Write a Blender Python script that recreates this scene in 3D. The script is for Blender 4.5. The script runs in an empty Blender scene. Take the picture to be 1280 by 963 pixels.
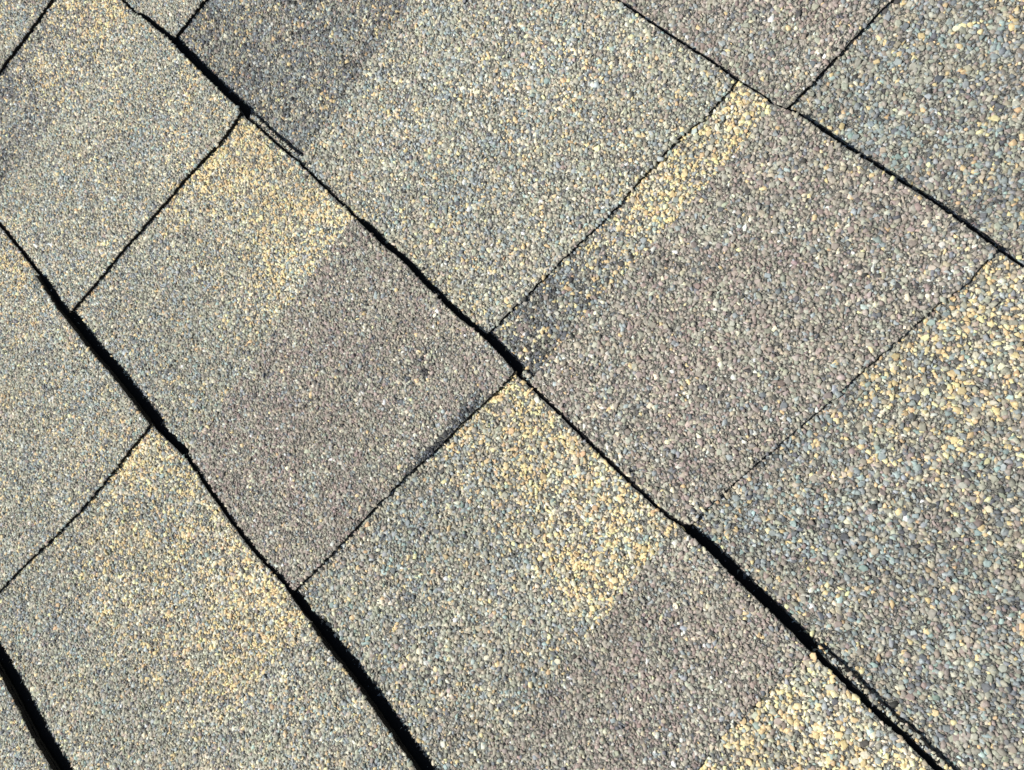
import bpy, math
import numpy as np
from mathutils import Matrix, Vector
from mathutils.geometry import tessellate_polygon

scene = bpy.context.scene
rng = np.random.default_rng(20)
MM = 0.001
E = 143.0          # exposure of one course, millimetres
T = 2.2            # thickness of one shingle layer, millimetres
PITCH = math.radians(26.6)

# ------------------------------------------------------------------ camera, sun, sky, exposure
ROOF = Matrix.Translation((0, 0, 3.2)) @ Matrix.Rotation(-PITCH, 4, 'X')   # roof plane: x along the courses, y down the slope, z out of the roof
CAM_AT = Vector((0.292112, 0.318599, 0.2962334))
CAM_R = ((0.6816856348, 0.6522530898, -0.3314673469),      # right
         (0.6508455744, -0.7475562232, -0.1325131366),     # down
         (-0.3342225808, -0.1254017541, -0.9341143755))    # forward
cam_data = bpy.data.cameras.new('camera')
cam_data.sensor_width = 36.0
cam_data.lens = 963.0 / 1280.0 * 36.0
cam_data.clip_start = 0.005
cam_data.clip_end = 200.0
cam = bpy.data.objects.new('camera', cam_data)
scene.collection.objects.link(cam)
m = Matrix.Identity(4)
for i in range(3):
    m[i][0] = CAM_R[0][i]
    m[i][1] = -CAM_R[1][i]
    m[i][2] = -CAM_R[2][i]
    m[i][3] = CAM_AT[i]
cam.matrix_world = ROOF @ m
scene.camera = cam

SUN_LOCAL = Vector((-0.36, -0.64, 1.0)).normalized()       # towards the sun, in roof coordinates
sun_dir = (ROOF.to_3x3() @ SUN_LOCAL).normalized()
sun_data = bpy.data.lights.new('sun', 'SUN')
sun_data.energy = 5.0
sun_data.angle = math.radians(0.5)
sun_data.color = (1.0, 0.975, 0.92)
sun = bpy.data.objects.new('sun', sun_data)
sun.rotation_euler = sun_dir.to_track_quat('Z', 'Y').to_euler()
sun.location = (0, 0, 8)
scene.collection.objects.link(sun)

world = bpy.data.worlds.new('World')
scene.world = world
world.use_nodes = True
wn = world.node_tree.nodes
wn.clear()
wo = wn.new('ShaderNodeOutputWorld')
bg = wn.new('ShaderNodeBackground')
sky = wn.new('ShaderNodeTexSky')
sky.sky_type = 'NISHITA'
sky.sun_disc = False
sky.sun_elevation = math.asin(sun_dir.z)
sky.sun_rotation = math.atan2(sun_dir.x, sun_dir.y)
bg.inputs['Strength'].default_value = 0.05
world.node_tree.links.new(sky.outputs['Color'], bg.inputs['Color'])
world.node_tree.links.new(bg.outputs['Background'], wo.inputs['Surface'])

scene.view_settings.view_transform = 'Standard'
scene.view_settings.look = 'None'
scene.view_settings.gamma = 1.0
scene.view_settings.exposure = 0.0

# ------------------------------------------------------------------ materials
def new_mat(name):
    mt = bpy.data.materials.new(name)
    mt.use_nodes = True
    nt = mt.node_tree
    return mt, nt.nodes, nt.links, nt.nodes['Principled BSDF']

def speckle(n, l, bsdf, source, scale=1800.0):
    """fine mineral grain over the granule's own colour"""
    tc = n.new('ShaderNodeTexCoord')
    no = n.new('ShaderNodeTexNoise')
    no.inputs['Scale'].default_value = scale
    no.inputs['Detail'].default_value = 3.0
    l.new(tc.outputs['Object'], no.inputs['Vector'])
    mr = n.new('ShaderNodeMapRange')
    mr.inputs['From Min'].default_value = 0.25
    mr.inputs['From Max'].default_value = 0.75
    mr.inputs['To Min'].default_value = 0.72
    mr.inputs['To Max'].default_value = 1.25
    l.new(no.outputs['Fac'], mr.inputs['Value'])
    mx = n.new('ShaderNodeVectorMath')
    mx.operation = 'SCALE'
    l.new(source, mx.inputs[0])
    l.new(mr.outputs['Result'], mx.inputs['Scale'])
    l.new(mx.outputs['Vector'], bsdf.inputs['Base Color'])
    bsdf.inputs['Roughness'].default_value = 0.7
    bsdf.inputs['Specular IOR Level'].default_value = 0.35

MAT_COAT, n, l, b = new_mat('mineral_granules')
at = n.new('ShaderNodeAttribute')
at.attribute_name = 'granule_color'
speckle(n, l, b, at.outputs['Color'])

MAT_SINGLE, n, l, b = new_mat('large_mineral_granule')
oi = n.new('ShaderNodeObjectInfo')
speckle(n, l, b, oi.outputs['Color'], 900.0)

MAT_ASPHALT, n, l, b = new_mat('black_asphalt')
tc = n.new('ShaderNodeTexCoord')
no = n.new('ShaderNodeTexNoise')
no.inputs['Scale'].default_value = 700.0
l.new(tc.outputs['Object'], no.inputs['Vector'])
cr = n.new('ShaderNodeValToRGB')
cr.color_ramp.elements[0].color = (0.008, 0.008, 0.0085, 1)
cr.color_ramp.elements[1].color = (0.024, 0.023, 0.022, 1)
l.new(no.outputs['Fac'], cr.inputs['Fac'])
l.new(cr.outputs['Color'], b.inputs['Base Color'])
b.inputs['Roughness'].default_value = 0.85
b.inputs['Specular IOR Level'].default_value = 0.2

MAT_DUST, n, l, b = new_mat('mineral_dust_on_asphalt')
tc = n.new('ShaderNodeTexCoord')
no = n.new('ShaderNodeTexNoise')
no.inputs['Scale'].default_value = 2600.0
no.inputs['Detail'].default_value = 4.0
l.new(tc.outputs['Object'], no.inputs['Vector'])
cr = n.new('ShaderNodeValToRGB')
cr.color_ramp.elements[0].position = 0.42
cr.color_ramp.elements[0].color = (0.02, 0.02, 0.02, 1)
cr.color_ramp.elements[1].position = 0.6
cr.color_ramp.elements[1].color = (0.25, 0.245, 0.21, 1)
l.new(no.outputs['Fac'], cr.inputs['Fac'])
l.new(cr.outputs['Color'], b.inputs['Base Color'])
b.inputs['Roughness'].default_value = 0.85

# granule-coated sheet seen from too far off the frame for single granules
MAT_FAR, n, l, b = new_mat('granulated_sheet')
tc = n.new('ShaderNodeTexCoord')
vo = n.new('ShaderNodeTexVoronoi')
vo.inputs['Scale'].default_value = 620.0
l.new(tc.outputs['Object'], vo.inputs['Vector'])
sp = n.new('ShaderNodeSeparateColor')
l.new(vo.outputs['Color'], sp.inputs['Color'])
cr = n.new('ShaderNodeValToRGB')
cr.color_ramp.interpolation = 'CONSTANT'
els = cr.color_ramp.elements
els[0].position = 0.0
els[0].color = (0.21, 0.21, 0.175, 1)
els[1].position = 0.4
els[1].color = (0.19, 0.165, 0.135, 1)
for pos, c in ((0.65, (0.15, 0.18, 0.185, 1)), (0.82, (0.07, 0.08, 0.10, 1)), (0.9, (0.42, 0.31, 0.16, 1))):
    el = els.new(pos)
    el.color = c
l.new(sp.outputs['Red'], cr.inputs['Fac'])
l.new(cr.outputs['Color'], b.inputs['Base Color'])
b.inputs['Roughness'].default_value = 0.8
bp = n.new('ShaderNodeBump')
bp.inputs['Strength'].default_value = 0.8
bp.inputs['Distance'].default_value = 0.0008
bp.invert = True
l.new(vo.outputs['Distance'], bp.inputs['Height'])
l.new(bp.outputs['Normal'], b.inputs['Normal'])

# ------------------------------------------------------------------ helpers
def link(name, me, parent, kind=None, label=None):
    o = bpy.data.objects.new(name, me)
    scene.collection.objects.link(o)
    o.parent = parent
    if kind:
        o['kind'] = kind
    if label:
        o['label'] = label
    return o

def height(y, k, lev):
    """top of the course that runs from y = k*E (head) to (k+1)*E (butt); lev 0 = thick tab, -T = single layer"""
    return lev + 2 * T * (y - k * E) / E

def sheet_mesh(name, poly, zf, thick, mat, top_mat=None):
    """closed slab over a polygon (millimetres); zf gives the top"""
    P = [(x, y) for x, y in poly]
    nP = len(P)
    top = [(x * MM, y * MM, zf(y) * MM) for x, y in P]
    bot = [(x * MM, y * MM, (zf(y) - thick) * MM) for x, y in P]
    tris = tessellate_polygon([[Vector((x, y, 0)) for x, y in P]])
    faces = []
    for a, b_, c in tris:
        (ax, ay), (bx, by), (cx, cy) = P[a], P[b_], P[c]
        if (bx - ax) * (cy - ay) - (by - ay) * (cx - ax) < 0:
            b_, c = c, b_
        faces.append((a, b_, c))
        faces.append((a + nP, c + nP, b_ + nP))
    area = sum(P[i][0] * P[(i + 1) % nP][1] - P[(i + 1) % nP][0] * P[i][1] for i in range(nP))
    for i in range(nP):
        j = (i + 1) % nP
        faces.append((i, i + nP, j + nP, j) if area > 0 else (i, j, j + nP, i + nP))
    me = bpy.data.meshes.new(name)
    me.from_pydata(top + bot, [], faces)
    me.materials.append(mat)
    if top_mat:
        me.materials.append(top_mat)
        for i in range(0, 2 * len(tris), 2):
            me.polygons[i].material_index = 1
    return me

def hash2(ix, iy, seed):
    v = np.sin(ix * 127.1 + iy * 311.7 + seed * 74.7) * 43758.5453
    return v - np.floor(v)

def noise(x, y, size, seed):
    u, v = x / size, y / size
    iu, iv = np.floor(u), np.floor(v)
    fu, fv = u - iu, v - iv
    fu, fv = fu * fu * (3 - 2 * fu), fv * fv * (3 - 2 * fv)
    a = hash2(iu, iv, seed) * (1 - fu) + hash2(iu + 1, iv, seed) * fu
    c = hash2(iu, iv + 1, seed) * (1 - fu) + hash2(iu + 1, iv + 1, seed) * fu
    return a * (1 - fv) + c * fv

def smooth(a, b_, x):
    u = np.clip((x - a) / (b_ - a), 0, 1)
    return u * u * (3 - 2 * u)

def densify(poly, step, amp, seed):
    """ragged cut edge"""
    r = np.random.default_rng(seed)
    out = []
    for i in range(len(poly)):
        p, q = np.array(poly[i], float), np.array(poly[(i + 1) % len(poly)], float)
        d = q - p
        L = np.hypot(*d)
        k = max(1, int(L / step))
        nrm = np.array([-d[1], d[0]]) / max(L, 1e-6)
        for j in range(k):
            s = p + d * j / k
            s = s + nrm * r.normal() * amp * (1.0 if j else 0.3)
            out.append((s[0], s[1]))
    return out

def inside(px, py, poly):
    res = np.zeros(len(px), bool)
    nP = len(poly)
    for i in range(nP):
        x0, y0 = poly[i]
        x1, y1 = poly[(i + 1) % nP]
        if y0 == y1:
            continue
        c = (y0 > py) != (y1 > py)
        xi = x0 + (py - y0) * (x1 - x0) / (y1 - y0)
        res ^= c & (px < xi)
    return res

# ------------------------------------------------------------------ granule colours
def lin(c):
    c = np.array(c, float) / 255
    return np.where(c <= 0.04045, c / 12.92, ((c + 0.055) / 1.055) ** 2.4)

TINTS = ['graygreen', 'tangray', 'bluegray', 'slate', 'dark', 'mauve', 'brown', 'yellow', 'cream', 'orange', 'teal', 'white']
LIT = [(176, 176, 160), (192, 182, 160), (160, 170, 172), (106, 112, 120), (58, 60, 63), (161, 146, 139), (166, 159, 147),
       (246, 219, 166), (238, 230, 202), (232, 198, 152), (158, 180, 176), (234, 237, 228)]
ALBEDO = np.array([lin(c) for c in LIT]) / 1.045

def mix(**kw):
    w = np.array([kw.get(t_, 0.0) for t_ in TINTS])
    return w / w.sum()

MIX = {
    'gray': mix(graygreen=.42, tangray=.18, bluegray=.16, slate=.06, brown=.08, cream=.035, orange=.012, teal=.035, mauve=.02, dark=.02, white=.010, yellow=.012),
    'brown': mix(brown=.36, mauve=.235, graygreen=.20, tangray=.08, cream=.022, slate=.045, bluegray=.06, dark=.025, yellow=.010, white=.012),
    'slate': mix(slate=.23, graygreen=.26, bluegray=.18, brown=.16, cream=.035, dark=.13, orange=.012, mauve=.05, white=.014, yellow=.015),
    'multi': mix(graygreen=.30, mauve=.12, bluegray=.19, slate=.12, teal=.055, tangray=.12, brown=.14, dark=.03, white=.010, yellow=.02, orange=.008),
    'yellow': mix(yellow=.40, cream=.14, orange=.05, graygreen=.18, bluegray=.10, teal=.03, tangray=.10, slate=.025, mauve=.02, dark=.01),
    'tar': mix(dark=.72, slate=.22, bluegray=.06),
}

def choose(x, y, base, alt, amount, seed, clump=5.0):
    """pick a tint per granule: base blend, with the second blend where amount is high; tints gather in small clumps"""
    amount = np.clip(amount, 0, 1)[:, None]
    w = MIX[base][None] * (1 - amount) + MIX[alt][None] * amount
    for i in range(len(TINTS)):
        nz = noise(x + i * 37.7, y - i * 19.3, clump * (1.0 + 0.3 * (i % 3)), seed + i) * 0.65 + noise(x - i * 11, y, clump * 4, seed + 50 + i) * 0.35
        w[:, i] *= np.exp((nz - 0.5) * 3.2)
    w /= w.sum(1, keepdims=True)
    pick = (w.cumsum(1) < rng.random(len(x))[:, None]).sum(1).clip(0, len(TINTS) - 1)
    col = ALBEDO[pick]
    col = col * 0.84 + 0.16 * (w @ ALBEDO)                       # tints are not pure: ceramic coats vary
    col = col * np.exp(rng.normal(0, 0.17, (len(x), 1))) * np.exp(rng.normal(0, 0.025, (len(x), 3)))
    return np.clip(col, 0.01, 0.85)

# ------------------------------------------------------------------ granule geometry
def granule_mesh(name, x, y, z, r, h, col, rings):
    """one mesh of many crushed-stone chips: closed-off polygons with one or two shoulders and a tilted top"""
    N, S = len(x), (5 if rings == 1 else 6)
    ang = (np.arange(S)[None] + rng.uniform(-.50, .50, (N, S))) * (2 * math.pi / S) + rng.uniform(0, 6.28, (N, 1))
    rad = r[:, None] * rng.uniform(.68, 1.28, (N, S))
    asp = rng.uniform(.55, 1.0, N)
    rot = rng.uniform(0, math.pi, N)
    ux, uy = np.cos(ang) * rad, np.sin(ang) * rad * asp[:, None]
    cx, sx = np.cos(rot)[:, None], np.sin(rot)[:, None]
    ux, uy = ux * cx - uy * sx, ux * sx + uy * cx
    tx, ty = rng.normal(0, .26, (N, 1)), rng.normal(0, .26, (N, 1))
    prof = [(1.0, -0.25), (0.76, 1.0)] if rings == 1 else [(1.0, -0.25), (0.93, 0.72), (0.66, 1.0)]
    V = []
    for q, (s, hh) in enumerate(prof):
        vx, vy = ux * s, uy * s
        if q:
            vx = vx * rng.uniform(.86, 1.14, (N, S)) + r[:, None] * rng.normal(0, .13, (N, 1))
            vy = vy * rng.uniform(.86, 1.14, (N, S)) + r[:, None] * rng.normal(0, .13, (N, 1))
        vz = h[:, None] * hh + (tx * vx + ty * vy if q else 0 * vx)
        V.append(np.stack([x[:, None] + vx, y[:, None] + vy, z[:, None] + vz], -1))
    R = len(prof)
    verts = np.concatenate(V, 1).reshape(-1, 3) * MM               # N x (R*S)
    quads = []
    for q in range(R - 1):
        for i in range(S):
            j = (i + 1) % S
            quads.append((q * S + i, q * S + j, (q + 1) * S + j, (q + 1) * S + i))
    nq = len(quads)
    loc = np.array([v for f in quads for v in f] + [(R - 1) * S + i for i in range(S)])
    starts = np.array([4 * i for i in range(nq)] + [4 * nq])
    off = np.arange(N) * (R * S)
    loops = (loc[None] + off[:, None]).ravel()
    lstart = (starts[None] + (np.arange(N) * len(loc))[:, None]).ravel()
    me = bpy.data.meshes.new(name)
    me.vertices.add(len(verts))
    me.vertices.foreach_set('co', verts.astype(np.float32).ravel())
    me.loops.add(len(loops))
    me.loops.foreach_set('vertex_index', loops.astype(np.int32))
    me.polygons.add(len(lstart))
    me.polygons.foreach_set('loop_start', lstart.astype(np.int32))
    me.update(calc_edges=True)
    ca = me.attributes.new('granule_color', 'FLOAT_COLOR', 'POINT')
    c4 = np.ones((N, R * S, 4), np.float32)
    c4[:, :, :3] = col[:, None, :]
    ca.data.foreach_set('color', c4.ravel())
    me.materials.append(MAT_COAT)
    return me

def stone_mesh(seed):
    """one large granule, modelled singly (radius 1 mm)"""
    r = np.random.default_rng(seed)
    S = 6
    ang = (np.arange(S) + r.uniform(-.40, .40, S)) * 2 * math.pi / S
    rad = r.uniform(.76, 1.2, S)
    sy = r.uniform(.66, 1)
    tx, ty = r.normal(0, .20, 2)
    vs = []
    for s, hh in ((1.0, -.35), (.97, .30), (.86, .46), (.52, .58)):
        for a, d in zip(ang, rad):
            d2 = d * s * r.uniform(.92, 1.08)
            vx, vy = math.cos(a) * d2, math.sin(a) * d2 * sy
            vs.append((vx * MM, vy * MM, (hh + tx * vx + ty * vy) * MM))
    fs = [tuple((q * S + i, q * S + (i + 1) % S, (q + 1) * S + (i + 1) % S, (q + 1) * S + i)) for q in range(3) for i in range(S)]
    fs.append(tuple(3 * S + i for i in range(S)))
    me = bpy.data.meshes.new('granule')
    me.from_pydata(vs, [], fs)
    me.materials.append(MAT_SINGLE)
    return me

STONES = [stone_mesh(100 + i) for i in range(10)]

NEAR = [(-262, 232), (120, -92), (462, 300), (250, 560)]      # stretch of roof close enough for single granules

def scatter(poly, s):
    xs = [p[0] for p in poly]
    ys = [p[1] for p in poly]
    dy = s * 0.866
    gx, gy = np.meshgrid(np.arange(min(xs), max(xs) + s, s), np.arange(min(ys), max(ys) + dy, dy))
    gx = gx + (np.arange(gx.shape[0]) % 2)[:, None] * s * .5
    x = gx.ravel() + rng.normal(0, .26 * s, gx.size)
    y = gy.ravel() + rng.normal(0, .26 * s, gx.size)
    k = inside(x, y, poly) & inside(x, y, NEAR)
    return x[k], y[k]

# ------------------------------------------------------------------ the roof
roof = bpy.data.objects.new('roof', None)
scene.collection.objects.link(roof)
roof.matrix_world = ROOF
roof['label'] = 'sunlit pitched roof of overlapping grey, brown and yellow blend asphalt shingles'
roof['category'] = 'roof'
roof['kind'] = 'thing'

deck = sheet_mesh('roof_deck', [(-700, -480), (980, -480), (980, 860), (-700, 860)], lambda y: -3 * T, 14, MAT_ASPHALT)
link('roof_deck', deck, roof)

# traced edges in millimetres on the roof plane; x runs along the course, y down the slope
BUTT = {
    'B': [(-40, -3.6), (85.7, -3.3), (103.6, -4.1), (122.2, -5.6), (138.7, -5.0), (240, -4.4)],
    'C': [(-190, 144.5), (-101.7, 144.7), (-73.7, 145.0), (-57.8, 145.0), (-57.4, 144.8), (-33.9, 142.8), (-15.9, 142.8), (3.4, 142.6), (21.5, 143.6), (42.3, 143.7), (60.7, 143.3),
          (61.7, 142.9), (88.4, 146.1), (105.9, 144.6), (123.0, 143.8), (145.3, 143.2), (168.1, 145.0), (186.9, 143.6), (188.7, 144.6), (201.2, 143.8), (214.4, 144.4), (230.9, 143.5), (249.2, 142.6), (261.8, 141.7), (360, 142)],
    'D': [(-265, 284), (-115.2, 283.5), (-108.5, 284.9), (-85.0, 286.2), (-60.9, 285.3), (-35.1, 284.8), (-16.0, 284.9), (-12.4, 283.6), (9.6, 284.3), (33.8, 285.1), (68.4, 284.8), (74.5, 284.6),
          (79.2, 284.8), (97.3, 284.6), (110.4, 285.5), (124.9, 284.6), (146.9, 284.2), (165.9, 285.5), (183.5, 284.3), (185.8, 283.2), (205.3, 283.4), (224.1, 283.0), (247.5, 282.7), (266.4, 283.0), (272.6, 284.1),
          (286.2, 284.8), (305.2, 284.2), (320.7, 284.3), (332.1, 283.8), (342.1, 283.6), (357.7, 283.3), (372.0, 283.7), (382.6, 283.4), (480, 283.6)],
    'U': [(-190, 427), (111.9, 426.2), (147.5, 426.2), (163.7, 426.6), (174.5, 425.8), (175.5, 426.9), (189.3, 427.5), (191.7, 426.3), (196.0, 426.9), (199.0, 428.1), (210.5, 428.3), (222.8, 427.8), (240.2, 428.2),
          (256.9, 428.6), (273.2, 428.1), (286.8, 427.6), (288.7, 428.0), (292.9, 427.8), (480, 428)],
    'T': [(20, 571), (480, 571)],
}
def straight(x):
    return [(x, -2000.0), (x, 2000.0)]
EDGE = {   # head to butt
    'C0L': [(-59.5, -30), (-58.9, 112.1), (-57.6, 145.0)],
    'C0R': [(47.5, -30), (48.9, 20.2), (58.2, 80.7), (59.8, 104.2), (60.7, 144)],
    'C2L': [(187.5, -30), (188.1, 50.5), (189.3, 94.9), (188.7, 146)],
    'D2xR': [(-182, 110), (-179.3, 206.8), (-176.9, 233.7), (-175.7, 256.0), (-175, 286)],
    'D0L': [(-122, 110), (-121.0, 157.2), (-117.8, 231.6), (-116.9, 285)],
    'D0R': [(-28, 110), (-27.0, 148.0), (-25.0, 164.3), (-23.9, 184.0), (-20.2, 214.0), (-16.9, 244.0), (-12.8, 270.3), (-13.6, 286)],
    'D2L': [(85.5, 110), (84.8, 148.0), (80.9, 222.3), (76.8, 270), (77.6, 286)],
    'D2R': [(171.5, 110), (172.5, 148.4), (174.2, 164.8), (174.9, 177.2), (175.8, 196.1), (177.5, 219.6), (180.1, 235.3), (181.3, 253.6), (184.0, 272.6), (184.4, 286)],
    'D4L': [(279, 110), (278.8, 158.2), (279.1, 198.9), (277.6, 219.2), (276.7, 234.5), (274.6, 253.6), (273.2, 286)],
    'D4R': [(336, 110), (334.4, 227.7), (332.0, 237.4), (332.6, 251.8), (332.5, 266.8), (333.4, 286)],
    'U0R': [(-85.2, 260), (-84.9, 289.2), (-83.3, 313.1), (-82, 430)],
    'U2L': [(30.5, 260), (29.8, 288.7), (28.6, 302.6), (27.9, 323.3), (26.0, 376.8), (25.5, 430)],
    'U2R': [(162.2, 260), (162.8, 289.1), (163.1, 294.8), (165.1, 311.9), (166.8, 330.9), (170.2, 357.1), (170.7, 381.0), (171.7, 397.2), (174.6, 409.2), (174.8, 430)],
    'U4L': [(191.0, 260), (190.8, 293.1), (190.2, 304.6), (192.7, 364.5), (193.8, 408.5), (191.8, 430)],
    'U4R': [(276.5, 260), (275.2, 292.5), (277.5, 319.8), (279.7, 338.3), (281.2, 354.6), (282.7, 374.3), (284.0, 387.1), (285.4, 403.4), (287.4, 411.1), (288.0, 416.8), (286.1, 422.8), (287.0, 430)],
    'T0R': [(195.5, 400), (196.3, 431.5), (197.4, 447.9), (197.9, 464.4), (199.3, 481.2), (200, 580)],
}
K = {'B': -1, 'C': 0, 'D': 1, 'U': 2, 'T': 3}
HEAD = 16.0      # how far a course runs up under the one above

def edge_x(name, y):
    if isinstance(name, (int, float)):
        return float(name)
    pts = EDGE[name]
    return float(np.interp(y, [p[1] for p in pts], [p[0] for p in pts]))

def butt_y(course, x):
    pts = BUTT[course]
    return float(np.interp(x, [p[0] for p in pts], [p[1] for p in pts]))

# amounts of the second blend over a piece
def none_(x, y): return np.zeros_like(x)
def fade(y0, y1, top=1.0, low=0.0):
    return lambda x, y: low + (top - low) * smooth(y0, y1, y + 14 * (noise(x, y, 22, 3) - .5) * 2)
def blot(cx, cy, r, top, low=0.0):
    return lambda x, y: low + (top - low) * np.clip(1 - np.hypot(x - cx, y - cy) / r, 0, 1)

def u3_amount(x, y): return .10 + 1.1 * smooth(318, 392, y + 14 * (noise(x, y, 10, 8) - .5))
def u5_amount(x, y): return 0.06 + 0.78 * smooth(330, 420, y + 26 * (noise(x, y, 20, 9) - .5) - 0.12 * (x - 290))
def d3_amount(x, y): return 0.06 + 0.86 * smooth(218, 268, y + 0.20 * (x - 230) + 24 * (noise(x, y, 16, 5) - .5))
def t1_amount(x, y): return 0.05 + 0.22 * smooth(450, 510, y + 30 * (noise(x, y, 18, 2) - .5))
def d2_amount(x, y):
    e_ = np.interp(y, [p[1] for p in EDGE['D2R']], [p[0] for p in EDGE['D2R']])          # crumbled seam
    seam = np.clip(1 - (e_ - x) / (2.2 + 5 * noise(x * 0, y, 7, 61)), 0, 1) * smooth(205, 240, y) * smooth(276, 256, y)
    scuff = np.clip(1 - np.hypot(x - 150, y - 256) / 11, 0, 1) * (noise(x, y, 2.6, 72) > .55)
    return 1.9 * seam + 1.0 * scuff

# course, left edge, right edge, thick tab?, grain spacing, base blend, second blend, amount, tone, single granules, label
PIECES = [
    ('B', -40, 240, 1, 1.12, 'gray', 'yellow', blot(110,-20,80,.2,.1), 1.00, 0, 'light grey shingle corner beyond the widest black gap'),
    ('C', -165, 'C0L', 0, 1.08, 'gray', 'yellow', fade(90, 150, .65, .08), 1.02, 0, 'cream tinted shingle end at the left border'),
    ('C', 'C0L', 'C0R', 1, 1.08, 'gray', 'yellow', fade(60, 160, .16, .10), 1.02, 0, 'light grey shingle flecked with tan'),
    ('C', 'C0R', 'C2L', 0, 1.18, 'gray', 'yellow', fade(35, 138, .80, .08), .98, 24, 'grey shingle turning cream yellow along its right edge'),
    ('C', 'C2L', 360, 1, 1.15, 'gray', 'yellow', fade(20, 150, .12, .05), 1.0, 0, 'plain grey shingle at the lower border'),
    ('D', -265, 'D2xR', 1, 1.08, 'gray', 'yellow', fade(100, 280, .12, .10), 1.0, 0, 'pale grey shingle in the upper left corner'),
    ('D', 'D2xR', 'D0L', 0, 1.08, 'slate', 'yellow', fade(190, 280, .65, .10), 1.0, 0, 'narrow grey shingle with a tan end'),
    ('D', 'D0L', 'D0R', 1, 1.08, 'gray', 'yellow', blot(-40, 275, 50, .34, .09), 1.04, 0, 'smooth pale grey shingle'),
    ('D', 'D0R', 'D2L', 0, 1.12, 'gray', 'yellow', fade(198, 272, .82, .05), .96, 24, 'grey shingle with a bright yellow corner'),
    ('D', 'D2L', 'D2R', 1, 1.10, 'brown', 'tar', d2_amount, 1.0, 10, 'brownish grey shingle with a crumbled dark edge'),
    ('D', 'D2R', 'D4L', 0, 1.24, 'gray', 'yellow', d3_amount, .97, 90, 'coarse shingle with a golden yellow corner'),
    ('D', 'D4L', 'D4R', 1, 1.15, 'brown', 'gray', none_, 1.0, 10, 'plain brownish grey shingle at the lower border'),
    ('D', 'D4R', 430, .55, 1.32, 'gray', 'yellow', fade(150, 255, .92, .2), 1.0, 80, 'golden yellow shingle at the lower border'),
    ('D', 430, 480, 1, 1.70, 'brown', 'gray', none_, 1.0, 0, None),
    ('U', -190, 'U0R', 1, 1.08, 'gray', 'yellow', none_, 1.0, 0, 'light grey shingle tip at the upper border'),
    ('U', 'U0R', 'U2L', 0, 1.15, 'slate', 'yellow', fade(300, 430, .12, .07), .80, 16, 'dark slate grey shingle'),
    ('U', 'U2L', 'U2R', 1, 1.18, 'gray', 'yellow', fade(280, 430, .10, .13), 1.02, 40, 'large pale grey shingle flecked with yellow'),
    ('U', 'U2R', 'U4L', .2, 1.22, 'slate', 'yellow', u3_amount, .95, 40, 'narrow shingle strip with a golden yellow top'),
    ('U', 'U4L', 'U4R', 1, 1.26, 'brown', 'yellow', fade(395, 440, .07, .0), 1.03, 90, 'large mauve brown shingle'),
    ('U', 'U4R', 405, .12, 1.30, 'multi', 'yellow', u5_amount, .91, 150, 'coarse many coloured shingle with a golden yellow end'),
    ('U', 405, 480, 1, 1.50, 'brown', 'gray', none_, 1.0, 0, None),
    ('T', 20, 'T0R', 1, 1.24, 'brown', 'gray', none_, 1.0, 40, 'brown grey shingle at the upper border'),
    ('T', 'T0R', 360, 0, 1.30, 'multi', 'yellow', t1_amount, .90, 130, 'coarse slate and mauve shingle in the upper right corner'),
    ('T', 360, 480, 1, 1.50, 'brown', 'gray', none_, 1.0, 0, None),
]

def coat(owner, poly, k, lev, s, base, alt, amount, tone, singles, seed, clear=.9):
    """granules pressed into one shingle's face"""
    x, y = scatter(poly, s)
    r = s * .745 * np.exp(np.clip(rng.normal(0, .30, len(x)), -.8, .55))
    h = s * rng.uniform(.22, .50, len(x)) * (r / (s * .70)) ** .6
    z = height(y, k, lev) - .55 + rng.normal(0, .04, len(x))
    keep = rng.random(len(x)) > .03
    keep &= y > k * E - 3
    above = {0: 'B', 1: 'C', 2: 'D', 3: 'U'}.get(k)
    if clear:                                             # stones stop just short of the cut butt edge
        bx, by = zip(*BUTT[{v: n_ for n_, v in K.items()}[k]])
        keep &= y < np.interp(x, bx, by) - .22 * s
    if above and clear:
        bx, by = zip(*BUTT[above])
        keep &= y > np.interp(x, bx, by) + clear          # no granules over the black ribbon that deepens the butt shadow
    x, y, z, r, h = x[keep], y[keep], z[keep], r[keep], h[keep]
    col = choose(x, y, base, alt, amount(x, y), seed) * tone * (0.92 + .16 * noise(x, y, 35, seed + 21))[:, None]
    big = np.zeros(len(x), bool)
    if singles:
        score = r * rng.uniform(.8, 1.2, len(x))
        seen = (x > -210) & (x < 400) & (y > -40) & (y < 495) & (y > k * E + 5)
        score[~seen] = 0
        big[np.argsort(-score)[:singles]] = True
    f = ~big
    me = granule_mesh('granules', x[f], y[f], z[f], r[f], h[f], col[f], 1)
    link('granules', me, owner, 'stuff')
    for i in np.nonzero(big)[0]:
        o = link('granule', STONES[int(rng.integers(len(STONES)))], owner)
        sc = r[i] * float(rng.uniform(.80, 1.0))
        o.location = (x[i] * MM, y[i] * MM, (z[i] + .12 * sc) * MM)
        o.rotation_euler = (0, 0, float(rng.uniform(0, 6.28)))
        o.scale = (sc, sc, sc * float(rng.uniform(.75, 1.0)))
        c = col[i] * float(rng.uniform(.9, 1.15))
        o.color = (float(c[0]), float(c[1]), float(c[2]), 1)

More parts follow.
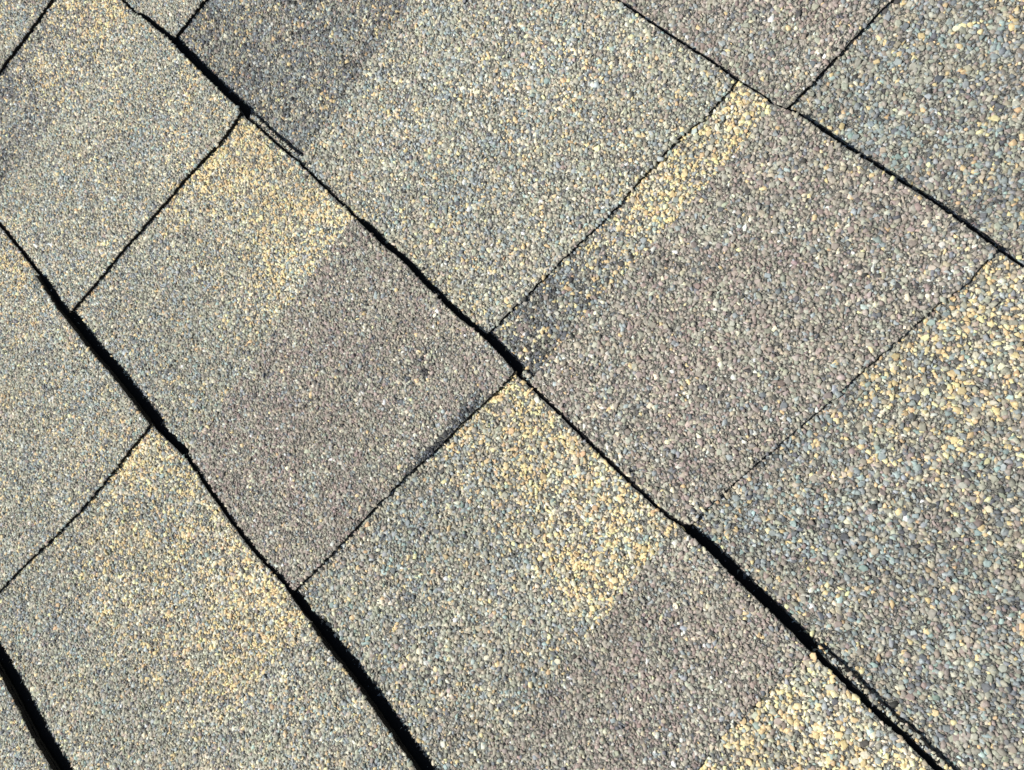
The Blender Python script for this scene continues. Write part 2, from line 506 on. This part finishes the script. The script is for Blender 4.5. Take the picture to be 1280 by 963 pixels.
for idx, (co, le, ri, thick, s, base, alt, amount, tone, singles, label) in enumerate(PIECES):
    k = K[co]
    lev = -T * (1 - thick)
    ext = 0.0 if thick == 1 else 2.5                       # the single layer runs a little way in under its neighbours
    y0, y1 = k * E - HEAD, (k + 1) * E + 1
    yy = np.arange(y0, y1, 6.0)
    left = [(edge_x(le, v) - ext, v) for v in yy]
    right = [(edge_x(ri, v) + ext, v) for v in yy]
    xl, xr = edge_x(le, y1) - ext, edge_x(ri, y1) + ext
    bx = np.arange(xl, xr, 5.0)
    butt = [(float(v), butt_y(co, v)) for v in bx] + [(xr, butt_y(co, xr))]
    left = [p for p in left if p[1] < butt_y(co, p[0]) - 2]
    right = [p for p in right if p[1] < butt_y(co, p[0]) - 2]
    outline = left[:1] + [(p[0], p[1]) for p in right] + butt[::-1] + left[:0:-1]
    outline = densify(outline, 1.6, .16, 400 + idx)
    th = (T - .05) if thick == 1 else .5
    me = sheet_mesh('shingle', outline, lambda y, k=k, lev=lev: height(y, k, lev) - .5, th, MAT_ASPHALT, MAT_DUST)
    sh = link('shingle', me, roof, None, label)
    coat(sh, outline, k, lev, s, base, alt, amount, tone, singles, 1000 + 17 * idx)

# the backing layer of each course, and the head of the lower course where it peeps out below a butt edge
for co, k in K.items():
    x0, x1 = BUTT[co][0][0], BUTT[co][-1][0]
    xs = np.arange(x0, x1 + 1, 6.0)
    poly = [(x0, k * E - HEAD), (x1, k * E - HEAD)] + [(float(v), butt_y(co, v) - .25) for v in xs[::-1]]
    poly = densify(poly, 2.0, .15, 700 + k)
    me = sheet_mesh('backing_sheet', poly, lambda y, k=k: height(y, k, -T) - 1.02, T - 1.05, MAT_ASPHALT)
    link('backing_sheet', me, roof)

for j, (xa, xb, reach, s) in enumerate([(-11, 30, 3.9, .85), (186, 192, 4.0, .9), (334.5, 420, 4.3, 1.0)]):
    xs = np.arange(xa, xb + .1, 1.5)
    low = [(float(v), butt_y('D', v) + reach + .8 * (noise(np.array([v]), np.array([0.0]), 7, 5)[0] - .5)) for v in xs]
    poly = [(xa, 2 * E - 12), (xb, 2 * E - 12)] + low[::-1]
    poly = densify(poly, 1.2, .2, 800 + j)
    me = sheet_mesh('headlap_strip', poly, lambda y: height(y, 2, 0) - .5, T - .05, MAT_ASPHALT)
    hs = link('headlap_strip', me, roof)
    band = [(x, y) for x, y in poly if y < 2 * E - 2] and [(xa, 2 * E - 12), (xb, 2 * E - 12)] + [(x, y - .35) for x, y in low[::-1]]   # the cut edge itself is bare asphalt
    coat(hs, band, 2, 0.0, s, 'gray', 'slate', none_, 1.0, 0, 900 + j, 0)

# black ribbon painted in for the shadow below each butt edge
def level_at(co, x):
    for (c_, le, ri, thick, *_r) in PIECES:
        k = K[c_]
        if c_ == co and edge_x(le, k * E + 2) <= x <= edge_x(ri, k * E + 2):
            return -T * (1 - thick)
    return 0.0

def level_at_butt(co, x):
    for (c_, le, ri, thick, *_r) in PIECES:
        k = K[c_]
        if c_ == co and edge_x(le, (k + 1) * E) <= x <= edge_x(ri, (k + 1) * E):
            return 2 * T - T * (1 - thick)
    return T

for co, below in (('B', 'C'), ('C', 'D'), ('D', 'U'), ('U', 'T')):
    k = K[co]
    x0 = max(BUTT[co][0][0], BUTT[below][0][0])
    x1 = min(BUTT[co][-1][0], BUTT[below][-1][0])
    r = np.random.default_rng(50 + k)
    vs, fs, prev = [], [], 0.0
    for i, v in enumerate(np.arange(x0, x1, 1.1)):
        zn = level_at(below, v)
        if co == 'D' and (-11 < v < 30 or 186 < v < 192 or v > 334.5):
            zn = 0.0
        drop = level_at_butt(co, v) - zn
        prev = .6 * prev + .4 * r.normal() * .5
        p = max(.5, .62 * drop * .86 + prev * .6)  # ribbon width follows the length of the cast shadow
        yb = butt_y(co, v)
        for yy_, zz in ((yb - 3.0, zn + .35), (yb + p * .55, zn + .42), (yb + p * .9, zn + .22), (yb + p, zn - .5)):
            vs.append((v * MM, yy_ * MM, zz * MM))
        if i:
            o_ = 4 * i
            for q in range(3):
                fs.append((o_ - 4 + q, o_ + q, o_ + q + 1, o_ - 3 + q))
    me = bpy.data.meshes.new('butt_shade_band')
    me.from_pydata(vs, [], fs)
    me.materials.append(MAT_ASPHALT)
    link('butt_shade_band', me, roof)

# the same roof beyond the photograph's frame
far = []
for k in range(-3, 6):
    co = {v: n_ for n_, v in K.items()}.get(k)
    if co:
        far += [(k, -690, BUTT[co][0][0] - 1.5), (k, BUTT[co][-1][0] + 1.5, 970)]
    else:
        far += [(k, -690, 140), (k, 141.5, 970)]
for j, (k, xa, xb) in enumerate(far):
    poly = densify([(xa, k * E - HEAD), (xb, k * E - HEAD), (xb, (k + 1) * E), (xa, (k + 1) * E)], 14, .3, 600 + j)
    me = sheet_mesh('shingle', poly, lambda y, k=k: height(y, k, 0), 2 * T - .1, MAT_FAR)
    me.materials.append(MAT_ASPHALT)
    for p in me.polygons:
        if abs(p.normal.z) < .5:
            p.material_index = 1
    link('shingle', me, roof)
